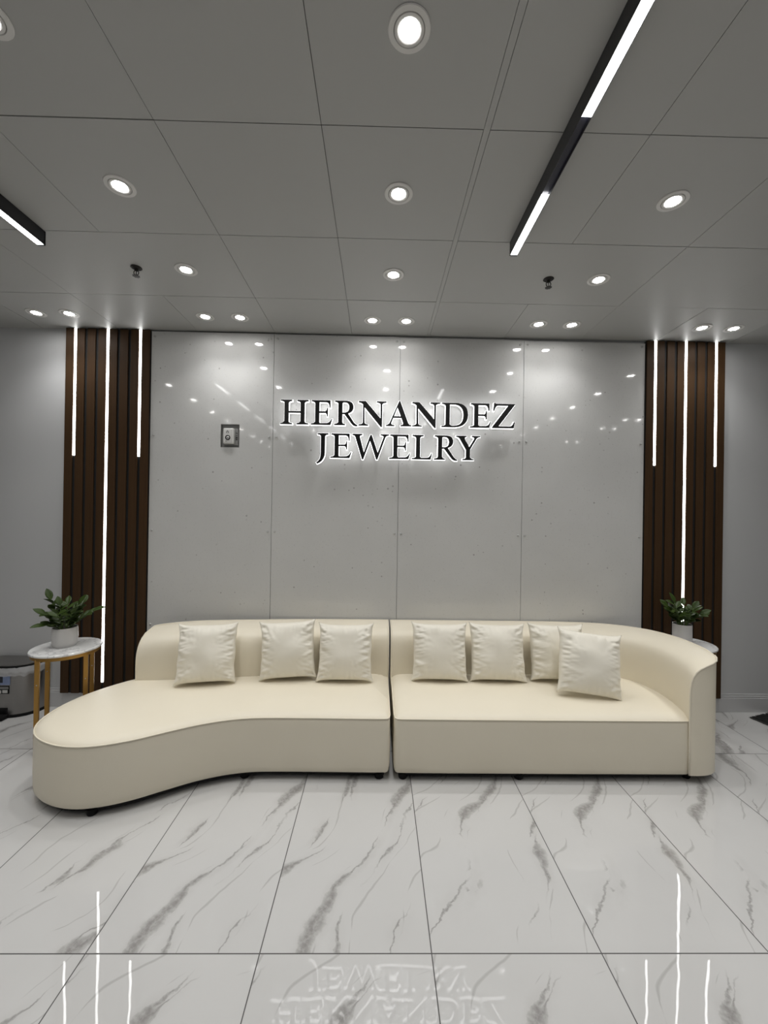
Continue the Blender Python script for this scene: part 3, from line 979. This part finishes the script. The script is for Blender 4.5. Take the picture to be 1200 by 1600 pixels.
def sofa_section(name_label, seat_outline, inner, outer, ctrl_end, origin, foot_spots, group, z_fn):
    root = empty('sofa_section', (*origin, 0.0), name_label, 'sofa', group)
    off = Vector((origin[0], origin[1]))
    m, loop = seat_mesh([Vector(p) - off for p in seat_outline])
    m.build('seat', M_leather, root, 50)
    pts = [(p.x, p.y, 0.3665) for p in inset_loop(loop, 0.0015)]
    MB().tube(pts, 0.0036, 6, closed=True).build('seat_piping', M_leather, root, 180)
    # dark cloth underside, hung lower to deepen the shade under the sofa
    lp = inset_loop(loop, 0.035)
    u = MB()
    a = [u.bm.verts.new((p.x, p.y, 0.0455)) for p in lp]
    b_ = [u.bm.verts.new((p.x, p.y, 0.022)) for p in lp]
    for i in range(len(lp)): u.bm.faces.new((a[i - 1], a[i], b_[i], b_[i - 1]))
    u.bm.faces.new(b_)
    u.build('underside', M_under, root)
    # backrest
    inn = catmull([Vector((*p, 0)) for p in inner], 8)
    out = catmull([Vector((*p, 0)) for p in outer], 8)
    n = len(inn)
    rows = []
    top_edge = []
    for k in range(n):
        I = inn[k].xy - off; O = out[k].xy - off
        w = 0.0
        if ctrl_end is not None:
            w = max(0.0, 1.0 - (n - 1 - k) / 7.0)
        C = I.lerp(O, 0.5)
        if ctrl_end is not None:
            C = C.lerp(Vector(ctrl_end) - off, w * w)
        at = station(I, O, ctrl=C)
        dz = z_fn(k / (n - 1))
        row = []
        we = 0.0
        if ctrl_end is None:                      # the free end is rounded over
            we = max(0.0, 1.0 - (k / (n - 1)) / 0.13) ** 1.5 * 0.75
        for q, (f, z) in enumerate(PROF + OUTER):
            p = at(f)
            zz = z + (dz if z > 0.5 else 0.0)
            if q < len(PROF) and f > 0 and we > 0:
                zz += we * (min(zz, 0.50 + 0.193 * math.sqrt(max(0.0, 1 - (1 - f) ** 3))) - zz)
            row.append((p.x, p.y, zz))
        rows.append(row)
        p = at(1.0)
        top_edge.append((p.x, p.y, 0.7185 + dz))
    b = MB()
    vv = b.grid(rows)
    # ends: vertical faces that follow the plan curve of the first and the last station
    ends = []
    for idx in (0, n - 1):
        top = [Vector(p) for p in rows[idx][:len(PROF)]]
        bot = []
        for f, z in PROF:
            I = inn[idx].xy - off; O = out[idx].xy - off
            C = I.lerp(O, 0.5)
            if idx == n - 1 and ctrl_end is not None: C = Vector(ctrl_end) - off
            p = station(I, O, ctrl=C)(f)
            bot.append(p)
        fine = []
        lv = [1.0, 0.66, 0.33, 0.0]
        grid = []
        for t in lv:
            grid.append([(tp.x, tp.y, 0.052 + (tp.z - 0.052) * t) for tp in top])
        inn_dir = ((inn[min(idx + 1, n - 1)] if idx == 0 else inn[idx - 1]).xy - inn[idx].xy).normalized()
        grid.append([(tp.x + inn_dir.x * 0.02, tp.y + inn_dir.y * 0.02, 0.046) for tp in top])
        b.grid(grid)
        ends.append(top)
    bo = b.build('backrest', M_leather, root, 48, weld=0.0006)
    MB().tube(top_edge, 0.0052, 8).build('back_piping', M_leather, root, 180)
    for top in ends:
        base = [Vector((top[0].x, top[0].y, z)) for z in (0.06, 0.2, 0.34)]
        MB().tube([tuple(p) for p in base + top[1:]], 0.0058, 8).build('end_piping', M_leather, root, 180)
    for fx_, fy_ in foot_spots:
        MB().lathe([(0.022, 0.0), (0.025, 0.004), (0.028, 0.033)], c=(fx_ - off.x, fy_ - off.y, 0), n=20).build('foot', M_foot, root, 40)
    return root

left_seat_pts = [(-1.882, 2.30), (-1.897, 2.45), (-1.866, 2.60), (-1.80, 2.73), (-1.71, 2.845), (-1.60, 2.93), (-1.46, 3.00), (-1.25, 3.05), (-0.9, 3.10), (-0.5, 3.13), (0.0, 3.15)]
left_front = [(-0.02, 2.352), (-0.31, 2.355), (-0.60, 2.355), (-0.74, 2.345), (-0.87, 2.315), (-1.0, 2.262), (-1.13, 2.188), (-1.25, 2.118), (-1.37, 2.070), (-1.49, 2.050), (-1.61, 2.065), (-1.728, 2.115), (-1.821, 2.190)]
cur = catmull([Vector((*p, 0)) for p in left_front + left_seat_pts], 5)
left_outline = [(p.x, p.y) for p in cur] + [(0.06, 3.15), (0.084, 3.14), (0.090, 3.11), (0.091, 2.9), (0.091, 2.6), (0.091, 2.40), (0.086, 2.366), (0.072, 2.354), (0.03, 2.3525)]
in_l = [(-1.640, 2.800), (-1.50, 2.806), (-1.34, 2.818), (-1.10, 2.852), (-0.84, 2.890), (-0.62, 2.912), (-0.40, 2.928), (-0.15, 2.945), (0.091, 2.955)]
out_l = [(-1.655, 3.065), (-1.50, 3.085), (-1.33, 3.105), (-1.08, 3.135), (-0.82, 3.160), (-0.61, 3.176), (-0.40, 3.186), (-0.15, 3.192), (0.091, 3.194)]
def zl(t):
    return -0.028 * max(0.0, 1 - t / 0.30) ** 2
sofa_section('cream leather sofa section with rounded chaise end, left half', left_outline, in_l, out_l, None, (-0.8, 2.6),
             [(-1.44, 2.10), (-0.76, 2.40), (0.03, 2.40), (-1.72, 2.45), (-1.4, 2.95), (0.03, 3.10), (-0.76, 3.06)], 'sofa sections', zl)

right_out = [(0.113, 3.10), (0.113, 2.40), (0.118, 2.366), (0.132, 2.352), (0.17, 2.350), (0.5, 2.349), (0.8, 2.349), (1.2, 2.349), (1.5, 2.350), (1.80, 2.351), (1.848, 2.352), (1.90, 2.40),
             (1.945, 2.55), (1.955, 2.70), (1.93, 2.82), (1.87, 2.93), (1.78, 3.02), (1.6, 3.08), (1.2, 3.10), (0.6, 3.11)]
def densify(pts, step=0.06):
    o = []
    for i in range(len(pts)):
        a = Vector(pts[i]); b = Vector(pts[(i + 1) % len(pts)])
        k = max(1, int((b - a).length / step))
        for j in range(k): o.append(tuple(a.lerp(b, j / k)))
    return o
in_r = [(0.113, 2.950), (0.55, 2.955), (1.00, 2.960), (1.40, 2.965), (1.62, 2.962), (1.75, 2.940), (1.835, 2.880), (1.882, 2.790), (1.900, 2.680), (1.895, 2.560), (1.875, 2.450), (1.846, 2.347)]
out_r = [(0.113, 3.190), (0.55, 3.193), (1.00, 3.194), (1.40, 3.192), (1.70, 3.165), (1.90, 3.098), (2.030, 3.000), (2.100, 2.880), (2.126, 2.760), (2.128, 2.650), (2.116, 2.560), (2.082, 2.462)]
sofa_section('cream leather sofa section with curved right arm, right half', densify(right_out), in_r, out_r, (2.035, 2.325), (1.1, 2.6),
             [(0.17, 2.40), (0.86, 2.40), (1.88, 2.42), (0.17, 3.08), (1.75, 2.95)], 'sofa sections', lambda t: 0.0)

# ------------------------------------------------------------------ cushions
def cushion(c, s, lean, roll, yaw, seed, label, thick=0.165):
    rnd = random.Random(seed)
    n = 64
    m = MB()
    off = Vector((rnd.uniform(0, 50), rnd.uniform(0, 50), rnd.uniform(0, 50)))
    def pt(u, v, side):
        pin = 0.085
        x = u * (1 - pin * (1 - v ** 4) * (0.6 + 0.4 * abs(u)))
        z = v * (1 - pin * (1 - u ** 4) * (0.6 + 0.4 * abs(v)))
        e = max(0.0, (1 - u * u) * (1 - v * v))
        h = thick * 0.5 * (e ** 0.44)
        d = min(1 - abs(u), 1 - abs(v))
        # gathers that run in from the side seams, pulls towards the corners, a few soft dents
        side_w = math.exp(-((1 - abs(u)) / 0.34) ** 2)
        wr = 0.014 * side_w * noise.noise(Vector((u * 1.3, v * 8.0 - abs(u) * 2.5, 0)) + off)
        wr += 0.010 * side_w * noise.noise(Vector((u * 2.0, v * 17.0 + abs(u) * 4.0, 7)) + off)
        top_w = math.exp(-((1 - abs(v)) / 0.22) ** 2)
        wr += 0.009 * top_w * noise.noise(Vector((u * 8.0, v * 1.5, 4)) + off)
        cr = math.exp(-((abs(u) - abs(v)) / 0.22) ** 2) * abs(u * v)
        wr += 0.016 * cr * noise.noise(Vector(((u + v) * 5, (u - v) * 5, 9)) + off)
        wr += 0.012 * noise.noise(Vector((u * 1.6, v * 1.6, 2)) + off)
        h = h + wr * min(1.0, d * 8.0)
        if v < 0: z -= 0.010 * (1 - u * u) * (-v)          # the weight settles at the bottom
        xx = x * s / 2 + 0.005 * noise.noise(Vector((v * 3, u, 1)) + off) * abs(u)
        return (xx, side * h, z * s / 2)
    rows_f = [[pt(-1 + 2 * i / n, -1 + 2 * j / n, -1) for j in range(n + 1)] for i in range(n + 1)]
    rows_b = [[pt(-1 + 2 * i / n, -1 + 2 * j / n, 1) for j in range(n + 1)] for i in range(n + 1)]
    m.grid(rows_f); m.grid(rows_b)
    o = m.build('throw_cushion', M_fabric, None, 180, weld=0.0008)
    o.matrix_world = Matrix.Translation(c) @ Matrix.Rotation(yaw, 4, 'Z') @ Matrix.Rotation(-lean, 4, 'X') @ Matrix.Rotation(roll, 4, 'Y')
    return tag(o, label, 'cushion', 'cream cushions along the sofa back')

rad = math.radians
cushion((-1.150, 2.775, 0.592), 0.398, rad(15), rad(0), rad(10), 11, 'cream throw cushion leftmost on the left sofa section')
cushion((-0.617, 2.848, 0.597), 0.396, rad(13), rad(-3), rad(3), 12, 'cream throw cushion in the middle of the left sofa section')
cushion((-0.213, 2.838, 0.588), 0.394, rad(15), rad(0), rad(0), 13, 'cream throw cushion on the left sofa section, nearest the seam between sections')
cushion((0.450, 2.862, 0.590), 0.400, rad(14), rad(0), rad(-2), 14, 'cream throw cushion on the right sofa section, nearest the seam between sections')
cushion((0.862, 2.862, 0.590), 0.400, rad(14), rad(0.5), rad(-2), 15, 'cream throw cushion second from the seam on the right sofa section')
cushion((1.290, 2.870, 0.592), 0.396, rad(13), rad(0), rad(-3), 16, 'cream throw cushion leaning on the back, partly hidden behind another cushion')
cushion((1.402, 2.640, 0.598), 0.412, rad(17), rad(6), rad(-6), 17, 'cream throw cushion tilted in front of another, nearest the curved arm')

# ------------------------------------------------------------------ side tables
def side_table(x, y, r, h, rz, label):
    root = empty('side_table', (x, y, 0), label, 'side table', 'round marble top side tables', rz)
    MB().lathe([(r - 0.006, h - 0.016), (r, h - 0.013), (r, h - 0.004), (r - 0.004, h)], n=64).build('table_top', M_top, root, 40)
    MB().lathe([(r - 0.022, h - 0.0165), (r - 0.010, h - 0.0165), (r - 0.010, h - 0.038), (r - 0.022, h - 0.038), (r - 0.022, h - 0.0165)], n=64, cap0=False, cap1=False).build('rim', M_gold, root, 40)
    q = (r - 0.022) * 0.7071
    for sx in (-1, 1):
        for sy in (-1, 1):
            l = MB().box(sx * q - 0.0125, sx * q + 0.0125, sy * q - 0.0125, sy * q + 0.0125, 0.0, h - 0.030, 0.002, 1)
            lo = l.build('leg', M_gold, root)
            s_ = MB().lathe([(0.0035, 0.0), (0.003, 0.0025), (0.0005, 0.003)], n=10)
            for v in s_.bm.verts: v.co = Vector((sx * q + v.co.x, sy * q - 0.0125 - v.co.z, v.co.y + 0.44))
            s_.build('screw', M_cap, lo, 60)
    return root
TLX, TLY, TRX, TRY, TH = -2.090, 2.770, 2.310, 2.985, 0.63
side_table(TLX, TLY, 0.200, TH, rad(27), 'round white marble side table on gold legs, left of the chaise')
side_table(TRX, TRY, 0.188, TH, rad(-38), 'round white marble side table half hidden behind the curved sofa arm')

# ------------------------------------------------------------------ potted plants
def leaf(mb, base, d, up, L, W):
    d = d.normalized(); side = d.cross(up)
    side = side.normalized() if side.length > 1e-4 else Vector((1, 0, 0))
    nrm = side.cross(d).normalized()
    prof = [(0.0, 0.10), (0.12, 0.55), (0.3, 0.92), (0.5, 1.0), (0.7, 0.82), (0.87, 0.45), (1.0, 0.03)]
    rows = []
    for t, w in prof:
        cpt = base + d * (L * t) - nrm * (0.16 * L * t * t)
        hw = W * w / 2
        rows.append([cpt - side * hw + nrm * hw * 0.28, cpt - side * hw * 0.5 + nrm * hw * 0.06, cpt, cpt + side * hw * 0.5 + nrm * hw * 0.06, cpt + side * hw + nrm * hw * 0.28])
    th = nrm * 0.0007
    a = mb.grid([[p + th for p in r] for r in rows])
    b = mb.grid([[p - th for p in r] for r in rows])
    for k in range(len(rows) - 1):
        mb.bm.faces.new((a[k][0], a[k + 1][0], b[k + 1][0], b[k][0]))
        mb.bm.faces.new((a[k][4], a[k + 1][4], b[k + 1][4], b[k][4]))

def plant(x, y, z, pr, ph, rounded, stems, seed, label):
    rnd = random.Random(seed)
    root = empty('potted_plant', (x, y, z), label, 'potted plant', 'potted plants on the side tables')
    if rounded:
        prof = [(pr * 0.80, 0.0), (pr * 0.86, 0.004), (pr * 0.95, ph * 0.16), (pr * 1.0, ph * 0.45), (pr * 0.985, ph * 0.8), (pr * 0.96, ph - 0.002), (pr * 0.945, ph), (pr * 0.90, ph - 0.002), (pr * 0.90, ph - 0.022)]
    else:
        prof = [(pr * 0.95, 0.0), (pr * 0.98, 0.003), (pr, ph * 0.3), (pr, ph - 0.002), (pr * 0.985, ph), (pr * 0.93, ph - 0.001), (pr * 0.92, ph - 0.022)]
    MB().lathe(prof, n=48, cap1=False).build('pot', M_pot, root, 40)
    MB().lathe([(pr * 0.92, ph - 0.020), (pr * 0.5, ph - 0.014), (0.003, ph - 0.012)], n=30).build('soil', M_soil, root, 60)
    for (az, tilt, L, nl, bend) in stems:
        d0 = Vector((math.cos(az), math.sin(az), 0))
        p = Vector((d0.x * pr * 0.35, d0.y * pr * 0.35, ph - 0.016))
        pts = [p.copy()]
        steps = 10
        for k in range(steps):
            a = tilt + bend * (k / steps)
            p = p + (d0 * math.sin(a) + Vector((0, 0, 1)) * math.cos(a)) * (L / steps)
            pts.append(p.copy())
        st = MB().tube(pts, 0.003, 7, radii=[0.0042 - 0.0028 * k / steps for k in range(steps + 1)])
        so = st.build('stem', M_stem, root, 180)
        lf = MB()
        for k in range(nl):
            t = 0.20 + 0.78 * k / max(1, nl - 1)
            i = min(steps - 1, int(t * steps))
            q = pts[i].lerp(pts[i + 1], t * steps - i)
            tan = (pts[min(i + 1, steps)] - pts[i]).normalized()
            sd = tan.cross(Vector((0, 0, 1)))
            sd = sd.normalized() if sd.length > 0.05 else Vector((-d0.y, d0.x, 0))
            s = 1 if k % 2 else -1
            if k == nl - 1:
                dd = tan
            else:
                dd = tan * 0.55 + sd * s * 0.85 + Vector((rnd.uniform(-.2, .2), rnd.uniform(-.2, .2), rnd.uniform(-.05, .3)))
            upv = Vector((0, -0.35, 1)) + Vector((rnd.uniform(-.5, .5), rnd.uniform(-.5, .3), 0))
            leaf(lf, q, dd, upv, rnd.uniform(0.066, 0.086), rnd.uniform(0.036, 0.047))
        lf.build('leaves', M_leaf, so, 180)
    return root

plant(TLX - 0.022, TLY + 0.012, TH, 0.074, 0.128, True,
      [(rad(8), rad(36), 0.190, 8, rad(32)), (rad(178), rad(20), 0.215, 8, rad(2)), (rad(120), rad(18), 0.17, 8, rad(18)), (rad(60), rad(14), 0.175, 8, rad(22)),
       (rad(-80), rad(18), 0.155, 8, rad(28)), (rad(-35), rad(22), 0.16, 8, rad(30)), (rad(215), rad(22), 0.14, 8, rad(30)), (rad(-125), rad(36), 0.095, 5, rad(50)), (rad(20), rad(8), 0.17, 8, rad(20)), (rad(160), rad(8), 0.16, 8, rad(10))], 3,
      'leafy green plant in a rounded white pot on the left side table')
plant(TRX - 0.020, TRY + 0.012, TH, 0.062, 0.140, False,
      [(rad(5), rad(18), 0.150, 8, rad(22)), (rad(172), rad(24), 0.150, 8, rad(16)), (rad(100), rad(10), 0.165, 8, rad(14)), (rad(50), rad(14), 0.155, 8, rad(18)),
       (rad(-75), rad(16), 0.145, 8, rad(22)), (rad(-25), rad(28), 0.13, 7, rad(30)), (rad(215), rad(26), 0.13, 7, rad(24)), (rad(135), rad(22), 0.145, 7, rad(18)), (rad(-10), rad(34), 0.12, 6, rad(34))], 5,
      'leafy green plant in a straight white pot behind the curved sofa arm')

# ------------------------------------------------------------------ trash can
def trash_can():
    cx, cy = -2.765, 3.218
    root = empty('trash_can', (cx, cy, 0), 'half round steel step trash can with clear liner, beside the left side table', 'trash can')
    a, b_ = 0.195, 0.175
    def half(sa, sb, z, n=28):
        pts = []
        for k in range(n + 1):
            t = PI + PI * k / n
            e = 0.85
            c, s = math.cos(t), math.sin(t)
            pts.append((sa * math.copysign(abs(c) ** e, c), sb * math.copysign(abs(s) ** e, s), z))
        return pts
    def solid(levels, cap0=True, cap1=True):
        m = MB()
        vv = m.grid([half(sa, sb, z) for sa, sb, z in levels], close_v=True)
        if cap0: m.bm.faces.new(vv[0])
        if cap1: m.bm.faces.new(vv[-1])
        return m
    solid([(a + .003, b_ + .003, 0.0), (a + .004, b_ + .004, 0.018), (a, b_, 0.022)]).build('base_ring', M_foot, root, 40)
    solid([(a - .001, b_ - .001, 0.022), (a - .001, b_ - .001, 0.345)], cap1=False).build('body', M_steel, root, 40)
    solid([(a + .004, b_ + .004, 0.362), (a + .010, b_ + .010, 0.366), (a + .011, b_ + .011, 0.382), (a + .004, b_ + .004, 0.386)], cap0=False, cap1=False).build('rim', M_foot, root, 40)
    solid([(a + .006, b_ + .006, 0.384), (a + .005, b_ + .005, 0.392), (a - .02, b_ - .02, 0.398), (a - .07, b_ - .07, 0.401)]).build('lid', M_steel, root, 50)
    # liner folded over the edge
    m = MB()
    rows = []
    for i in range(7):
        t = i / 6
        row = []
        for k, p in enumerate(half(1, 1, 0, 60)):
            wob = 0.006 * noise.noise(Vector((k * 0.35, t * 2.5, 1.0)))
            sag = 0.012 * noise.noise(Vector((k * 0.22, 5.0, 0.0)))
            o_ = 0.008 + 0.006 * math.sin(t * PI) + wob + 0.003
            z = 0.372 - t * (0.062 + 1.4 * sag)
            row.append((p[0] * (a + o_), p[1] * (b_ + o_), z))
        rows.append(row)
    m.grid(rows)
    m.build('bin_liner', M_bag, root, 180)
    # sticker on the front
    def patch(name, x0, x1, z0, z1, mat, out=0.0012):
        mm = MB(); n = 10
        rr = []
        for k in range(n + 1):
            x = x0 + (x1 - x0) * k / n
            c = max(-0.999, min(0.999, x / a))
            c0 = abs(c) ** (1 / 0.85)
            s0 = math.sqrt(max(0.0, 1 - c0 * c0)) ** 0.85
            y = -(b_ * s0) - out
            rr.append((x, y))
        f = [[(x, y, z0), (x, y, z1)] for x, y in rr]
        g = [[(x, y + 0.0010, z0), (x, y + 0.0010, z1)] for x, y in rr]
        A = mm.grid(f); B = mm.grid(g)
        for r1, r2 in ((0, 1),):
            for k in range(n):
                mm.bm.faces.new((A[k][0], A[k + 1][0], B[k + 1][0], B[k][0]))
                mm.bm.faces.new((A[k][1], A[k + 1][1], B[k + 1][1], B[k][1]))
        return mm.build(name, mat, root)
    lb = patch('label', -0.065, 0.055, 0.245, 0.315, M_bluelab)
    patch('label_figure', -0.030, 0.005, 0.262, 0.312, M_bardark, 0.0022)
    patch('label_strip', -0.075, 0.050, 0.180, 0.238, M_foot)
    patch('label_band', -0.055, 0.046, 0.214, 0.232, M_devgrey, 0.0022)
    patch('label_picture', -0.030, -0.004, 0.184, 0.206, M_whitelab, 0.0022)
    patch('label_picture', 0.004, 0.040, 0.186, 0.208, M_whitelab, 0.0022)
    MB().box(-0.060, 0.050, -b_ - 0.055, -b_ + 0.012, 0.004, 0.030, 0.007).build('pedal', M_foot, root, 40)
    MB().box(-0.050, 0.040, -b_ - 0.004, -b_ + 0.012, 0.030, 0.075, 0.003).build('pedal_bracket', M_foot, root, 40)
trash_can()

# ------------------------------------------------------------------ mat at the right edge
def mat():
    c0 = Vector((2.942, 3.128))
    ex = Vector((math.cos(rad(18)), math.sin(rad(18)))); ey = Vector((ex.y, -ex.x))
    root = empty('floor_mat', (c0.x, c0.y, 0), 'black pile floor mat at the right edge of the photo, by the wall', 'floor mat')
    W_, D_ = 0.26, 0.95
    m = MB(); nx, ny = 26, 60
    rows = []
    rnd = random.Random(5)
    for i in range(nx + 1):
        row = []
        for j in range(ny + 1):
            p = ex * (W_ * i / nx) + ey * (D_ * j / ny)
            edge = min(i, nx - i, j, ny - j)
            z = (0.016 if edge > 0 else 0.006) + rnd.uniform(-0.003, 0.003)
            row.append((p.x, p.y, z))
        rows.append(row)
    m.grid(rows)
    m.build('pile', M_mat, root, None)
    b = MB()
    cs = [ex * 0 + ey * 0, ex * W_, ex * W_ + ey * D_, ey * D_]
    b.tube([(p.x, p.y, 0.0055) for p in cs], 0.0055, 8, closed=True)
    for k in range(110):
        s = rnd.random()
        if k % 2: p = ex * (W_ * s); d = -ey
        else: p = ey * (D_ * s); d = -ex
        d = (d + Vector((rnd.uniform(-.5, .5), rnd.uniform(-.5, .5)))).normalized()
        q = p + d * rnd.uniform(0.008, 0.018)
        b.tube([(p.x, p.y, 0.006), (q.x, q.y, 0.002 + rnd.uniform(0, 0.004))], 0.0012, 5)
    b.build('frayed_edge', M_matedge, root, 60)
mat()
